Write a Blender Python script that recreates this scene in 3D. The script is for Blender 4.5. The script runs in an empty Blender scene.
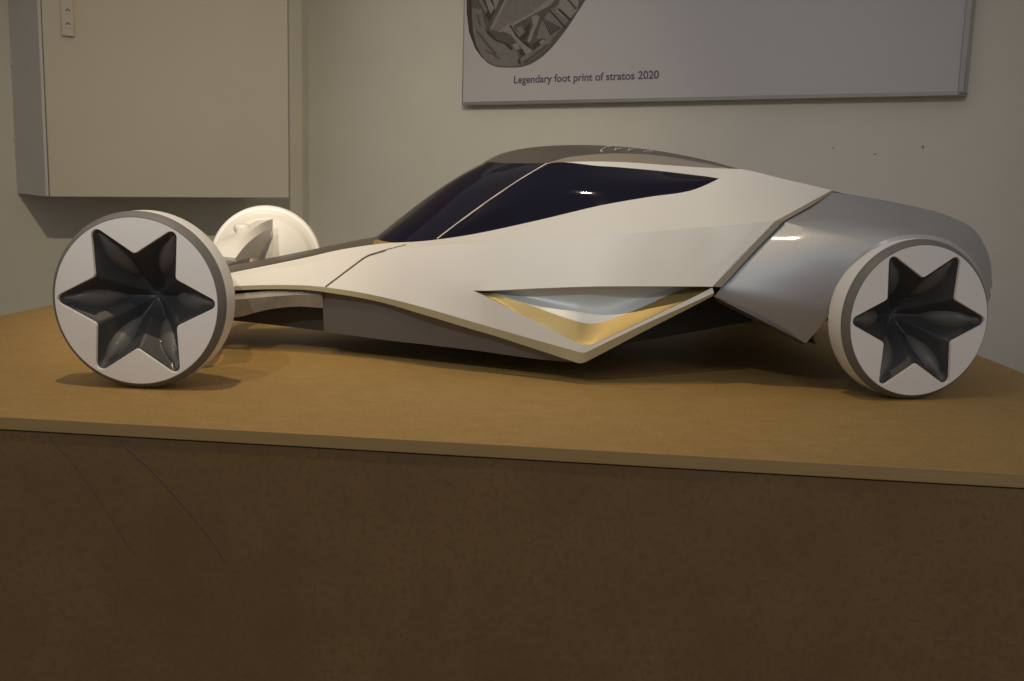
import bpy, bmesh, math, random
from mathutils import Vector, Matrix
from mathutils.bvhtree import BVHTree
random.seed(7)
C = bpy.context.scene.collection
S = bpy.context.scene

# ------------------------------------------------------------------ camera
F_PX, CAM_H = 1050.0, 0.308          # focal length in pixels of a 1024x681 frame; table top is z = 0
PITCH, ROLL = math.atan(168.5 / F_PX), math.radians(1.5)
FWD = Vector((0, math.cos(PITCH), -math.sin(PITCH)))
U0 = Vector((0, math.sin(PITCH), math.cos(PITCH)))
R0 = Vector((1, 0, 0))
CX = math.cos(ROLL) * R0 + math.sin(ROLL) * U0
CY = math.cos(ROLL) * U0 - math.sin(ROLL) * R0
CAM = Vector((0, 0, CAM_H))
cd = bpy.data.cameras.new('camera'); cam = bpy.data.objects.new('camera', cd); C.objects.link(cam)
cd.sensor_fit = 'HORIZONTAL'; cd.sensor_width = 36.0; cd.lens = 36.0 * F_PX / 1024.0
cd.clip_start = 0.02; cd.clip_end = 60
cam.matrix_world = Matrix(((CX.x, CY.x, -FWD.x, CAM.x), (CX.y, CY.y, -FWD.y, CAM.y), (CX.z, CY.z, -FWD.z, CAM.z), (0, 0, 0, 1)))
S.camera = cam

# ------------------------------------------------------------------ world, lamps, exposure
S.view_settings.view_transform = 'Standard'; S.view_settings.look = 'None'
S.view_settings.gamma = 1.0; S.view_settings.use_curve_mapping = False
S.view_settings.exposure = 0.0
W = bpy.data.worlds.new('world'); S.world = W; W.use_nodes = True
W.node_tree.nodes['Background'].inputs[0].default_value = (1.0, 0.94, 0.88, 1)
W.node_tree.nodes['Background'].inputs[1].default_value = 0.30

def spot(name, loc, target, power, col, angle=70, blend=0.7, radius=0.03):
    l = bpy.data.lights.new(name, 'SPOT'); l.energy = power; l.color = col
    l.spot_size = math.radians(angle); l.spot_blend = blend; l.shadow_soft_size = radius
    o = bpy.data.objects.new(name, l); C.objects.link(o); o.location = loc
    d = Vector(target) - Vector(loc); o.rotation_euler = d.to_track_quat('-Z', 'Y').to_euler()
    return o
spot('spot_warm', (-0.382, 0.934, 2.3), (-0.24, 1.60, 0.0), 76, (1.0, 0.80, 0.49), 50, 1.0, 0.022)
spot('spot_nose', (-0.843, 0.354, 2.3), (-0.46, 2.03, 0.1), 78, (1.0, 0.73, 0.48), 26, 1.0, 0.03)
spot('spot_wall', (-0.09, 0.20, 1.68), (-0.70, 3.8, -0.06), 142, (1.0, 0.87, 0.60), 47, 1.0, 0.02)
spot('spot_wall_cool', (-0.78, -0.35, 1.68), (0.25, 3.6, -0.08), 92, (0.92, 0.95, 0.99), 47, 1.0, 0.02)
spot('fill_front', (0.9, -0.9, 1.7), (0.75, 1.7, 0.12), 20, (0.90, 0.93, 1.0), 36, 1.0, 0.22)  # added fill light without a real source, brightens the wheel faces

# ------------------------------------------------------------------ helpers
def px_ray(px, py):
    return FWD + CX * ((px - 512) / F_PX) + CY * ((340.5 - py) / F_PX)
def on_plane(px, py, p0, n):
    r = px_ray(px, py); t = (Vector(p0) - CAM).dot(n) / r.dot(n); return CAM + r * t

PSI = math.radians(3.3)                      # the car stands turned a little
AX = Vector((math.cos(PSI), math.sin(PSI), 0)); NEAR = Vector((math.sin(PSI), -math.cos(PSI), 0))
CAR0 = Vector((-0.509, 1.423, 0)) - 0.40 * NEAR
def cp(p):
    """(px, py, w): the point of the car at half-width w on that line of sight, in the car's own frame"""
    q = on_plane(p[0], p[1], CAR0 + NEAR * p[2], NEAR) - CAR0
    return Vector((q.dot(AX), -p[2], q.z))
def world2car(v):
    q = v - CAR0; return Vector((q.dot(AX), -q.dot(NEAR), q.z))

def nmat(name, col, rough=0.5, metal=0.0, coat=0.0, spec=0.5, noise=None, bump=None, dots=None):
    m = bpy.data.materials.new(name); m.use_nodes = True
    nt = m.node_tree; b = nt.nodes['Principled BSDF']
    b.inputs['Base Color'].default_value = (*col, 1); b.inputs['Roughness'].default_value = rough
    b.inputs['Metallic'].default_value = metal; b.inputs['Coat Weight'].default_value = coat
    b.inputs['Coat Roughness'].default_value = 0.05
    b.inputs['Specular IOR Level'].default_value = spec
    tc = nt.nodes.new('ShaderNodeTexCoord')
    if noise:                                  # (scale, second colour, stretch, amount)
        sc, col2, st, amt = noise
        mp = nt.nodes.new('ShaderNodeMapping'); mp.inputs['Scale'].default_value = st
        n = nt.nodes.new('ShaderNodeTexNoise'); n.inputs['Scale'].default_value = sc; n.inputs['Detail'].default_value = 6; n.inputs['Roughness'].default_value = 0.65
        r = nt.nodes.new('ShaderNodeMapRange'); r.inputs[1].default_value = 0.35; r.inputs[2].default_value = 0.68; r.inputs[3].default_value = 0; r.inputs[4].default_value = amt
        mx = nt.nodes.new('ShaderNodeMix'); mx.data_type = 'RGBA'
        mx.inputs[6].default_value = (*col, 1); mx.inputs[7].default_value = (*col2, 1)
        nt.links.new(tc.outputs['Object'], mp.inputs[0]); nt.links.new(mp.outputs[0], n.inputs['Vector'])
        nt.links.new(n.outputs[0], r.inputs[0]); nt.links.new(r.outputs[0], mx.inputs[0])
        out = mx.outputs[2]
        if dots:                               # (scale, colour, threshold)
            v = nt.nodes.new('ShaderNodeTexNoise'); v.inputs['Scale'].default_value = dots[0]; v.inputs['Detail'].default_value = 3
            r2 = nt.nodes.new('ShaderNodeMapRange'); r2.inputs[1].default_value = dots[2]; r2.inputs[2].default_value = dots[2] + 0.1
            r2.inputs[4].default_value = dots[3]
            m2 = nt.nodes.new('ShaderNodeMix'); m2.data_type = 'RGBA'; m2.inputs[7].default_value = (*dots[1], 1)
            nt.links.new(tc.outputs['Object'], v.inputs['Vector']); nt.links.new(v.outputs[0], r2.inputs[0])
            nt.links.new(r2.outputs[0], m2.inputs[0]); nt.links.new(out, m2.inputs[6]); out = m2.outputs[2]
        nt.links.new(out, b.inputs['Base Color'])
    if bump:                                   # (scale, strength, distance)
        n2 = nt.nodes.new('ShaderNodeTexNoise'); n2.inputs['Scale'].default_value = bump[0]; n2.inputs['Detail'].default_value = 5
        bp = nt.nodes.new('ShaderNodeBump'); bp.inputs['Strength'].default_value = bump[1]; bp.inputs['Distance'].default_value = bump[2]
        nt.links.new(tc.outputs['Object'], n2.inputs['Vector']); nt.links.new(n2.outputs[0], bp.inputs['Height']); nt.links.new(bp.outputs[0], b.inputs['Normal'])
    return m
M = dict(
    white=nmat('white_paint', (0.68, 0.655, 0.615), 0.42, coat=0.06, noise=(9, (0.665, 0.64, 0.60), (1, 1, 1), 1)),
    taupe=nmat('taupe_metallic', (0.115, 0.095, 0.075), 0.38, 0.45, 0.05, noise=(600, (0.14, 0.118, 0.095), (1, 1, 1), 1)),
    bronze=nmat('pale_taupe_metallic', (0.42, 0.36, 0.28), 0.34, 0.5, 0.4, noise=(600, (0.46, 0.40, 0.32), (1, 1, 1), 1)),
    silver=nmat('silver_metallic', (0.335, 0.345, 0.37), 0.5, 0.5, 0.3, noise=(700, (0.39, 0.40, 0.425), (1, 1, 1), 1)),
    lip=nmat('silver_lip', (0.45, 0.44, 0.44), 0.45, 0.5, 0.2, noise=(500, (0.40, 0.39, 0.39), (1, 1, 1), 1)),
    glass=nmat('dark_tinted_glass', (0.003, 0.002, 0.008), 0.03, 0.0, 0.0, spec=0.32, noise=(3, (0.004, 0.003, 0.014), (1, 1, 1), 1)),
    gold=nmat('gold_trim', (0.30, 0.22, 0.085), 0.42, 0.45, 0.1, noise=(300, (0.33, 0.245, 0.095), (1, 1, 1), 1)),
    cowl=nmat('cowl_gold', (0.27, 0.175, 0.07), 0.5, 0.2, noise=(300, (0.30, 0.195, 0.08), (1, 1, 1), 1)),
    khaki=nmat('khaki_trim', (0.45, 0.42, 0.265), 0.5, 0.1, noise=(200, (0.46, 0.42, 0.26), (1, 1, 1), 1)),
    recess=nmat('pale_recess_panel', (0.58, 0.60, 0.60), 0.4, 0.1, noise=(8, (0.52, 0.54, 0.54), (1, 1, 1), 1)),
    under=nmat('underbody_grey', (0.12, 0.112, 0.105), 0.5, 0.0, noise=(4, (0.125, 0.117, 0.11), (1, 1, 1), 1)),
    keel=nmat('keel_grey', (0.25, 0.23, 0.20), 0.5, 0.0, noise=(40, (0.33, 0.30, 0.26), (1, 1, 1), 1)),
    dark=nmat('belly_black', (0.03, 0.028, 0.025), 0.6, noise=(40, (0.04, 0.037, 0.033), (1, 1, 1), 1)),
    ring=nmat('wheel_ring_grey', (0.15, 0.145, 0.14), 0.5, noise=(30, (0.17, 0.16, 0.155), (1, 1, 1), 1)),
    face=nmat('wheel_face_white', (0.83, 0.81, 0.80), 0.45, noise=(12, (0.81, 0.79, 0.78), (1, 1, 1), 1)),
    star=nmat('star_graphite', (0.040, 0.043, 0.049), 0.46, 0.1, 0.1, noise=(20, (0.062, 0.063, 0.066), (1, 1, 1), 1)),
    petal=nmat('star_petal_graphite', (0.11, 0.108, 0.106), 0.45, 0.05, 0.1, noise=(20, (0.12, 0.118, 0.115), (1, 1, 1), 1)),
    seam=nmat('panel_gap', (0.10, 0.09, 0.08), 0.7, noise=(50, (0.13, 0.12, 0.10), (1, 1, 1), 1)),
    pale=nmat('pale_seam', (0.60, 0.54, 0.44), 0.5, noise=(50, (0.65, 0.58, 0.48), (1, 1, 1), 1)),
    chrome=nmat('pale_script', (0.80, 0.80, 0.80), 0.25, 0.2, noise=(50, (0.8, 0.8, 0.8), (1, 1, 1), 1)),
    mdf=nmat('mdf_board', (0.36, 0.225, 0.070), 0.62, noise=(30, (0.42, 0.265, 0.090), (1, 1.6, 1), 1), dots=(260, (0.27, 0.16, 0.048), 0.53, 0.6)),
    mdf_side_shaded=nmat('mdf_front_shaded', (0.225, 0.138, 0.056), 0.7, noise=(7, (0.18, 0.105, 0.043), (1, 1, 1), 1), dots=(150, (0.16, 0.10, 0.042), 0.52, 0.6), bump=(300, 0.2, 0.001)),  # same fibreboard, colour darkened to carry the shade on the front
    mdf_edge=nmat('mdf_sawn_edge', (0.42, 0.285, 0.125), 0.75, noise=(90, (0.37, 0.25, 0.11), (0.15, 1, 4), 1)),
    wall=nmat('wall_plaster', (0.64, 0.60, 0.52), 0.8, noise=(3.2, (0.60, 0.565, 0.495), (1, 1, 1), 1), bump=(35, 0.12, 0.004)),
    floor=nmat('floor_screed', (0.22, 0.20, 0.18), 0.6, noise=(6, (0.18, 0.165, 0.15), (1, 1, 1), 1)),
    box=nmat('cabinet_cream', (0.54, 0.49, 0.405), 0.55, noise=(2.5, (0.52, 0.47, 0.39), (1, 1, 1), 1)),
    boxside=nmat('cabinet_grey_trunking', (0.52, 0.51, 0.48), 0.5, noise=(5, (0.49, 0.48, 0.455), (1, 1, 1), 1)),
    poster=nmat('poster_board', (0.48, 0.45, 0.46), 0.42, noise=(2, (0.465, 0.44, 0.45), (1, 1, 1), 1)),
    frame=nmat('poster_frame', (0.36, 0.36, 0.34), 0.22, 0.5, 0.5, noise=(20, (0.33, 0.33, 0.31), (1, 1, 1), 1)),
    ink=nmat('print_ink', (0.085, 0.075, 0.12), 0.6, noise=(60, (0.10, 0.09, 0.135), (1, 1, 1), 1)),
    p1=nmat('print_dark', (0.035, 0.03, 0.028), 0.6, noise=(90, (0.06, 0.05, 0.048), (1, 1, 1), 1)),
    p2=nmat('print_mid', (0.115, 0.10, 0.093), 0.6, noise=(120, (0.075, 0.064, 0.06), (1, 1, 1), 1)),
    p3=nmat('print_light', (0.27, 0.245, 0.235), 0.6, noise=(80, (0.22, 0.20, 0.19), (1, 1, 1), 1)),
    p4=nmat('print_grey', (0.16, 0.145, 0.135), 0.6, noise=(70, (0.20, 0.18, 0.17), (1, 1, 1), 1)),
)

def link(name, me, mat, parent=None):
    o = bpy.data.objects.new(name, me); C.objects.link(o)
    if mat is not None and len(me.materials) == 0: me.materials.append(mat)
    if parent is not None: o.parent = parent
    return o
def finish(me, angle=28):
    for p in me.polygons: p.use_smooth = True
    me.set_sharp_from_angle(angle=math.radians(angle))
def mesh_of(name, verts, faces, angle=28):
    me = bpy.data.meshes.new(name); me.from_pydata([tuple(v) for v in verts], [], faces); me.validate(); me.update()
    finish(me, angle); return me
def tag(o, label, cat, group=None, kind=None):
    o['label'] = label; o['category'] = cat
    if group: o['group'] = group
    if kind: o['kind'] = kind

def catmull(P, k, closed=False):
    out = []; n = len(P)
    for i in range(n - 1):
        p0 = P[max(i - 1, 0)]; p1 = P[i]; p2 = P[i + 1]; p3 = P[min(i + 2, n - 1)]
        # chord-length tangents, so uneven spacing does not overshoot
        d1 = max((p2 - p1).length, 1e-6)
        da = max((p1 - p0).length, 1e-6); db = max((p3 - p2).length, 1e-6)
        m1 = ((p2 - p0) / (da + d1) * d1) if i > 0 else (p2 - p1)
        m2 = ((p3 - p1) / (d1 + db) * d1) if i < n - 2 else (p2 - p1)
        for j in range(k):
            t = j / k
            out.append((2*t**3 - 3*t**2 + 1) * p1 + (t**3 - 2*t**2 + t) * m1 + (-2*t**3 + 3*t**2) * p2 + (t**3 - t**2) * m2)
    out.append(P[-1].copy()); return out

def grid(rails, k=4, cross=1, smooth_cross=False, flip=False, linear=False):
    """loft through the rails (each a list of Vectors of equal length)"""
    if linear:
        R = []
        for r in rails:
            q = []
            for i in range(len(r) - 1):
                for j in range(k): q.append(r[i].lerp(r[i + 1], j / k))
            q.append(r[-1]); R.append(q)
    else: R = [catmull(r, k) for r in rails]
    n = len(R[0]); rows = []
    if smooth_cross:
        cols = [catmull([r[i] for r in R], cross) for i in range(n)]
        rows = [[c[j] for c in cols] for j in range(len(cols[0]))]
    else:
        for a, b in zip(R[:-1], R[1:]):
            for j in range(cross): rows.append([a[i].lerp(b[i], j / cross) for i in range(n)])
        rows.append(R[-1])
    V = [v for r in rows for v in r]; Fc = []
    for j in range(len(rows) - 1):
        for i in range(n - 1):
            f = (j*n + i, j*n + i + 1, (j+1)*n + i + 1, (j+1)*n + i)
            Fc.append(tuple(reversed(f)) if flip else f)
    return V, Fc
def merge(*gs):
    V, Fc = [], []
    for v, f in gs:
        o = len(V); V += list(v); Fc += [tuple(i + o for i in q) for q in f]
    return V, Fc
def mir(g):
    return [Vector((v.x, -v.y, v.z)) for v in g[0]], [tuple(reversed(f)) for f in g[1]]
def solid(o, t, off=-1):
    m = o.modifiers.new('solid', 'SOLIDIFY'); m.thickness = t; m.offset = off; return o
def clean(me, d=2e-4):
    bm = bmesh.new(); bm.from_mesh(me); bmesh.ops.remove_doubles(bm, verts=bm.verts, dist=d)
    bmesh.ops.dissolve_degenerate(bm, edges=bm.edges, dist=1e-5); bm.to_mesh(me); bm.free(); finish(me)
def shell(me, t):
    """give a surface real thickness, inwards"""
    n = len(me.vertices); V = [v.co.copy() for v in me.vertices]; N = [v.normal.copy() for v in me.vertices]
    Fc = [tuple(p.vertices) for p in me.polygons]; cnt = {}
    for f in Fc:
        for a_, b_ in zip(f, f[1:] + f[:1]): cnt[(a_, b_)] = 1
    F2 = list(Fc) + [tuple(i + n for i in reversed(f)) for f in Fc]
    for a_, b_ in cnt:
        if (b_, a_) not in cnt: F2.append((b_, a_, a_ + n, b_ + n))
    return mesh_of(me.name, V + [v - m * t for v, m in zip(V, N)], F2)
def part(name, g, mat, parent, thick=0.003, angle=28, label=None):
    me = mesh_of(name, g[0], g[1], angle); clean(me)
    if thick: me = shell(me, thick)
    me.set_sharp_from_angle(angle=math.radians(angle))
    o = link(name, me, mat, parent)
    if label: o['label'] = label
    return o
def L(*pts): return [cp(p) for p in pts]

def tube(pts, r, seg=8, k=4, taper=None):
    P = catmull(pts, k) if k > 1 else pts
    V, Fc = [], []; n = len(P)
    up = Vector((0.13, 0.21, 0.97)).normalized()
    for i, p in enumerate(P):
        t = (P[min(i+1, n-1)] - P[max(i-1, 0)]).normalized()
        a = t.cross(up)
        if a.length < 1e-3: a = t.cross(Vector((1, 0, 0)))
        a.normalize(); b = t.cross(a)
        rr = r if taper is None else r * taper(i / (n - 1))
        for s in range(seg):
            th = 2*math.pi*s/seg; V.append(p + (a*math.cos(th) + b*math.sin(th)) * rr)
    for i in range(n - 1):
        for s in range(seg):
            Fc.append((i*seg + s, i*seg + (s+1) % seg, (i+1)*seg + (s+1) % seg, (i+1)*seg + s))
    Fc.append(tuple(reversed(range(seg)))); Fc.append(tuple(range((n-1)*seg, n*seg)))
    return V, Fc
def lathe(prof, seg=96, axis_y=True):
    """profile of (radius, y): turned round the y axis"""
    V, Fc = [], []; n = len(prof)
    for s in range(seg):
        th = 2*math.pi*s/seg
        for r, y in prof: V.append(Vector((r*math.cos(th), y, r*math.sin(th))))
    for s in range(seg):
        s2 = (s + 1) % seg
        for i in range(n - 1):
            Fc.append((s*n + i, s*n + i + 1, s2*n + i + 1, s2*n + i))
    return V, Fc
def box_g(x0, x1, y0, y1, z0, z1):
    V = [Vector((x, y, z)) for x in (x0, x1) for y in (y0, y1) for z in (z0, z1)]
    return V, [(0,1,3,2), (4,6,7,5), (0,4,5,1), (2,3,7,6), (0,2,6,4), (1,5,7,3)]
def extrude_poly(pts, d):
    """prism between a loop of Vectors and the loop moved by d"""
    n = len(pts); V = list(pts) + [p + d for p in pts]
    Fc = [tuple(range(n)), tuple(reversed(range(n, 2*n)))] + [(i, (i+1) % n, (i+1) % n + n, i + n)[::-1] for i in range(n)]
    return V, Fc
def recalc(me):
    bm = bmesh.new(); bm.from_mesh(me); bmesh.ops.recalc_face_normals(bm, faces=bm.faces); bm.to_mesh(me); bm.free()
def bevel(o, w, seg=2):
    m = o.modifiers.new('bevel', 'BEVEL'); m.width = w; m.segments = seg; m.limit_method = 'ANGLE'; return o

# ------------------------------------------------------------------ room
FLOOR = -0.92; CEIL = 2.62
corner = Vector((-0.85, 4.22, 0))
dl = Vector((math.sin(math.radians(51)), math.cos(math.radians(51)), 0))     # left wall runs to the corner
dr = Vector((math.sin(math.radians(54.5)), -math.cos(math.radians(54.5)), 0))  # back wall comes forward to the right
nl = Vector((dl.y, -dl.x, 0)); nr = Vector((-dr.y * -1, 0, 0))
nr = Vector((dr.y, -dr.x, 0))
if nr.y > 0: nr = -nr
if nl.y > 0: nl = -nl
def wall(name, a, b, n, th=0.1):
    pts = [a, b, b - n*th, a - n*th]
    pts = [Vector((p.x, p.y, FLOOR)) for p in pts]
    g = extrude_poly(pts, Vector((0, 0, CEIL - FLOOR)))
    me = mesh_of(name, *g); recalc(me); o = link(name, me, M['wall']); o['kind'] = 'structure'; return o
wall('wall_left', corner, corner - dl*5.0, nl)
wall('wall_back', corner, corner + dr*6.0, nr)
me = mesh_of('floor', *box_g(-6, 6, -3, 7, FLOOR - 0.05, FLOOR)); recalc(me); o = link('floor', me, M['floor']); o['kind'] = 'structure'

# ------------------------------------------------------------------ display platform
FL, FR = Vector((-1.135, 1.298, 0)), Vector((0.862, 1.066, 0))
BR, BL = Vector((0.838, 2.80, 0)), Vector((-0.905, 2.80, 0))
plat = bpy.data.objects.new('display_platform', None); C.objects.link(plat); plat.location = (0, 2.0, FLOOR)
tag(plat, 'big brown fibreboard display platform carrying the white model car', 'platform')
off = Vector((0, -2.0, -FLOOR))
TH = 0.0165
top = extrude_poly([p + off for p in (FL, FR, BR, BL)], Vector((0, 0, -TH)))
me = mesh_of('top_board', *top); recalc(me); me.materials.append(M['mdf']); me.materials.append(M['mdf_edge'])
for p in me.polygons:
    if abs(p.normal.z) < 0.5: p.material_index = 1
o = link('top_board', me, None, plat); bevel(o, 0.0012)
cen = (FL + FR + BR + BL) / 4
ins = [p + (cen - p).normalized() * 0.003 for p in (FL, FR, BR, BL)]
hz = Vector((0, 0, -TH - 0.0015))
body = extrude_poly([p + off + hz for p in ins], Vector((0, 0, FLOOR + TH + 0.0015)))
me = mesh_of('base_box', *body); recalc(me); o = link('base_box', me, M['mdf_side_shaded'], plat)
# two scratches on the front board
fn = Vector(((FR - FL).y, -(FR - FL).x, 0)).normalized()
if fn.y > 0: fn = -fn
for pts, r in ((((120, 441), (150, 468), (185, 506), (212, 540), (227, 563)), 0.0007), (((48, 436), (72, 461), (100, 500), (133, 552)), 0.0005)):
    P = [on_plane(x, y, ins[0] + fn * 0.0001, fn) + off for x, y in pts]
    o = link('scratch', mesh_of('scratch', *tube(P, r, 6)), M['seam'], plat); o['label'] = 'thin dark scratch in the front board'

# ------------------------------------------------------------------ wall cabinet on the left wall
PRO = 0.34                                    # how far it stands out
pl = corner + nl * PRO                        # plane of its front
def lw(px, py, pro=PRO): return on_plane(px, py, corner + nl * pro, nl)
a = lw(46, 196.5); b = lw(289.3, 198.5)
z0 = (a.z + b.z) / 2; HB = 1.15
cab = bpy.data.objects.new('wall_cabinet', None); C.objects.link(cab)
cab.location = Vector((a.x, a.y, z0)); cab.rotation_euler = (0, 0, math.atan2(dl.y, dl.x))
wid = (Vector((b.x, b.y, 0)) - Vector((a.x, a.y, 0))).length
tag(cab, 'cream and grey box cabinet hung on the left wall near the room corner', 'cabinet')
# local frame: x along the wall, y into the wall
def add_box(name, dims, mat, parent, bev=0.003, label=None):
    me = mesh_of(name, *box_g(*dims)); recalc(me); o = link(name, me, mat, parent)
    if bev: bevel(o, bev)
    if label: o['label'] = label
    return o
add_box('cabinet_shell', (0.0, wid, 0.014, PRO, 0, HB), M['boxside'], cab, 0.002, 'grey side of the cabinet')
add_box('front_panel', (0.012, wid, 0.0, 0.014, 0.0, HB), M['box'], cab, 0.003)
add_box('corner_strip', (0.0, 0.010, 0.002, 0.02, 0.001, HB), M['boxside'], cab, 0.002)
for zz in (0.18, 0.42, 0.66):
    g = lathe([(0.0, -0.003), (0.007, -0.003), (0.009, 0), (0.009, 0.002)], 16)
    V = [Vector((-v.y * -1, v.x, v.z)) for v in g[0]]
    o = link('hinge_cap', mesh_of('hinge_cap', V, g[1]), M['boxside'], cab); o.location = (0.0, PRO - 0.015, zz)
# power socket plate high on the cabinet front
p0 = lw(61, 36); p1 = lw(73.5, 36); ptop = lw(67, -25)
ux = (p0 - a); 
sx0 = (Vector((p0.x - a.x, p0.y - a.y, 0))).dot(dl); sx1 = (Vector((p1.x - a.x, p1.y - a.y, 0))).dot(dl)
sz0 = p0.z; sz1 = ptop.z
soc = bpy.data.objects.new('power_socket', None); C.objects.link(soc)
soc.location = Vector((a.x, a.y, 0)) + dl * ((sx0 + sx1)/2); soc.location.z = sz0; soc.rotation_euler = cab.rotation_euler
tag(soc, 'small beige power socket strip on the upper left of the wall cabinet', 'socket')
sw = (sx1 - sx0) / 2; sh = sz1 - sz0
add_box('socket_plate', (-sw, sw, -0.012, -0.0005, 0, sh), M['box'], soc, 0.003)
def disc_g(cx_, cz, r, y0, y1, seg=20):
    pts = [Vector((cx_ + r*math.cos(t*2*math.pi/seg), y0, cz + r*math.sin(t*2*math.pi/seg))) for t in range(seg)]
    return extrude_poly(pts, Vector((0, y1 - y0, 0)))
for cz in (sh * 0.20, sh * 0.42, sh * 0.75):
    me = mesh_of('socket_ring', *disc_g(0, cz, sw*0.62, -0.0135, -0.011)); recalc(me); rg = link('socket_ring', me, M['boxside'], soc)
    for dx, dz in ((-0.35, 0.0), (0.35, 0.0), (0.0, 0.3)):
        me = mesh_of('socket_hole', *disc_g(dx*sw*0.7, cz + dz*sw*0.7, sw*0.13, -0.0142, -0.0125, 10)); recalc(me); link('socket_hole', me, M['p1'], rg)

# ------------------------------------------------------------------ poster on the back wall
PT = 0.038
def rw(px, py, pro=PT): return on_plane(px, py, corner + nr * pro, nr)
pa = rw(461.5, 105.5); pb = rw(963.8, 94.9)
pz = (pa.z + pb.z) / 2; ph = 0.95
pw = (Vector((pb.x - pa.x, pb.y - pa.y, 0))).length
pos = bpy.data.objects.new('framed_poster', None); C.objects.link(pos)
pos.location = (pa.x, pa.y, pz); pos.rotation_euler = (0, 0, math.atan2(dr.y, dr.x))
tag(pos, 'wide white poster with a grey oval photograph and caption on the back wall', 'poster')
def pl_loc(px, py):                          # pixel -> poster plane coordinates
    q = rw(px, py) - Vector((pa.x, pa.y, pz)); return (q.dot(dr), q.z)
add_box('poster_board', (0.002, pw - 0.002, 0.003, PT, 0.002, ph), M['poster'], pos, 0)
fr = merge(box_g(0, pw, 0, PT, -0.001, 0.011), box_g(pw - 0.016, pw, 0, PT, 0, ph), box_g(0, 0.004, 0, PT, 0, ph))
me = mesh_of('poster_frame', *fr); recalc(me); o = link('poster_frame', me, M['frame'], pos); bevel(o, 0.003)
o['label'] = 'thin glossy grey frame'
layer = [0]
def print_poly(name, pts, mat, parent, k=1):
    layer[0] += 1; y = 0.0028 - 0.00006 * layer[0]
    P = [Vector((*pl_loc(x, yy), 0)) for x, yy in pts]
    P = [Vector((p.x, y, p.y)) for p in P]
    if k > 1: P = catmull(P + [P[0]], k)[:-1]
    me = mesh_of(name, P, [tuple(range(len(P)))]); return link(name, me, mat, parent)
# oval grey photograph: everything in it is one flat print, in one mesh with several inks
art = []
def A(pts, mat, k=1): art.append((pts, mat, k))
A([(468, -60), (466.5, -5), (466.5, 12), (469, 32), (475, 48), (484, 60), (494, 66.3), (510, 67.5), (522, 66.8), (533, 62.5), (545, 54), (556, 42), (566, 29), (576, 14), (583, 3), (595, -18), (604, -60)], 'p2', 3)
A([(466.2, -10), (466.2, 12), (468.5, 32), (474.5, 48), (482, 58.5), (479, 52), (473.5, 36), (471.2, 20), (471, 4), (471.8, -10)], 'p1')
A([(471.5, 8), (481, 9), (483.5, 22), (488.5, 32), (498, 40), (511, 47), (517, 52), (518, 60), (523, 65), (508, 66.5), (494, 65.3), (484, 59), (476, 46), (472.4, 30)], 'p4')
A([(474, -10), (586, -10), (572, 17), (560, 33), (548, 46), (536, 44), (527, 40), (514, 45), (497, 36), (489, 30), (484, 18), (480, 4)], 'p2')
A([(476, -10), (490, -10), (497, 6), (489, 22), (484, 14), (479, 3)], 'p1')
A([(483, -5), (487, -5), (494, 8), (490, 14)], 'p3'); A([(491, -5), (500, -5), (495, 10)], 'p3')
A([(478, 0), (481, -2), (487, 10), (485, 14)], 'p4')
A([(509, -10), (560, -10), (548, 4), (532, 12), (514, 22), (500, 32), (489, 29.5), (496, 16)], 'p4')   # the wedge-shaped car body seen from above
A([(509, -10), (512, -10), (493, 27), (489, 29.5)], 'p3'); A([(560, -10), (562, -10), (550, 5), (500, 32.5), (498, 31.5), (533, 11)], 'p3')
A([(550, 9), (560, 4), (556, 14), (572, 16), (548, 43), (536, 38), (541, 22)], 'p4')
for i in range(8):
    x = 541 + i*2.4; A([(x, 17 + i*1.3), (x + 1, 17 + i*1.3), (x + 10 - i, 35 - i), (x + 9 - i, 36 - i)], 'p1')
A([(560, -2), (580, -8), (577, 10), (568, 20), (556, 12)], 'p3'); A([(563, -4), (565, -5), (577, 8), (575, 10)], 'p2'); A([(557, 9), (559, 8), (571, 19), (569, 21)], 'p1'); A([(548, 10), (549.5, 9), (566, 27), (564.5, 28.5)], 'p1')
A([(484, 26), (488, 31), (497, 39.5), (507, 43), (513, 49), (510, 50), (504, 44), (495, 41), (487, 34)], 'p1')
A([(507, 24), (511, 23), (514, 29), (526, 43), (532, 49), (530, 54), (524, 52), (518, 44), (510, 34), (504, 32), (502, 29)], 'p3')
A([(508.5, 25), (510.5, 25), (520, 38), (531, 46), (533, 50), (527, 47), (516, 37)], 'p1')
A([(531, 17), (536, 14.5), (539, 17), (537, 24), (533, 33), (530, 42), (527, 42), (530, 32), (533, 25)], 'p3')
A([(524, 28), (530, 22), (528, 34), (523, 42), (519, 38)], 'p1'); A([(516, 28), (521, 26), (525, 32), (520, 36)], 'p4')
A([(512, 44), (518, 43), (519, 49), (515, 50)], 'p3'); A([(519, 50), (524, 48), (526, 54), (520, 56)], 'p1'); A([(521, 47), (530, 49), (531, 55), (527, 57)], 'p3')
A([(532, 44), (542, 38), (546, 40), (540, 47), (533, 52)], 'p1'); A([(539, 42), (543, 39), (546, 42), (541, 45)], 'p3')
A([(518, 61), (522, 57), (534, 50), (546, 40), (550, 40), (551, 43), (544, 51), (532, 60), (523, 65), (519, 64)], 'p4'); A([(517, 60), (520, 58), (520.5, 64.5), (518, 64)], 'p1')
A([(522, 62), (546, 44), (550, 43), (543, 51), (531, 60), (523, 64.5)], 'p2')
A([(475, 31), (477, 30), (497, 54), (495, 56)], 'p2'); A([(484, 50), (485, 49), (500, 58), (499, 59.5)], 'p2'); A([(476, 14), (478, 14), (481, 26), (479, 26)], 'p2')
V, Fc, mi = [], [], []
names = ['p1', 'p2', 'p3', 'p4']
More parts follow.
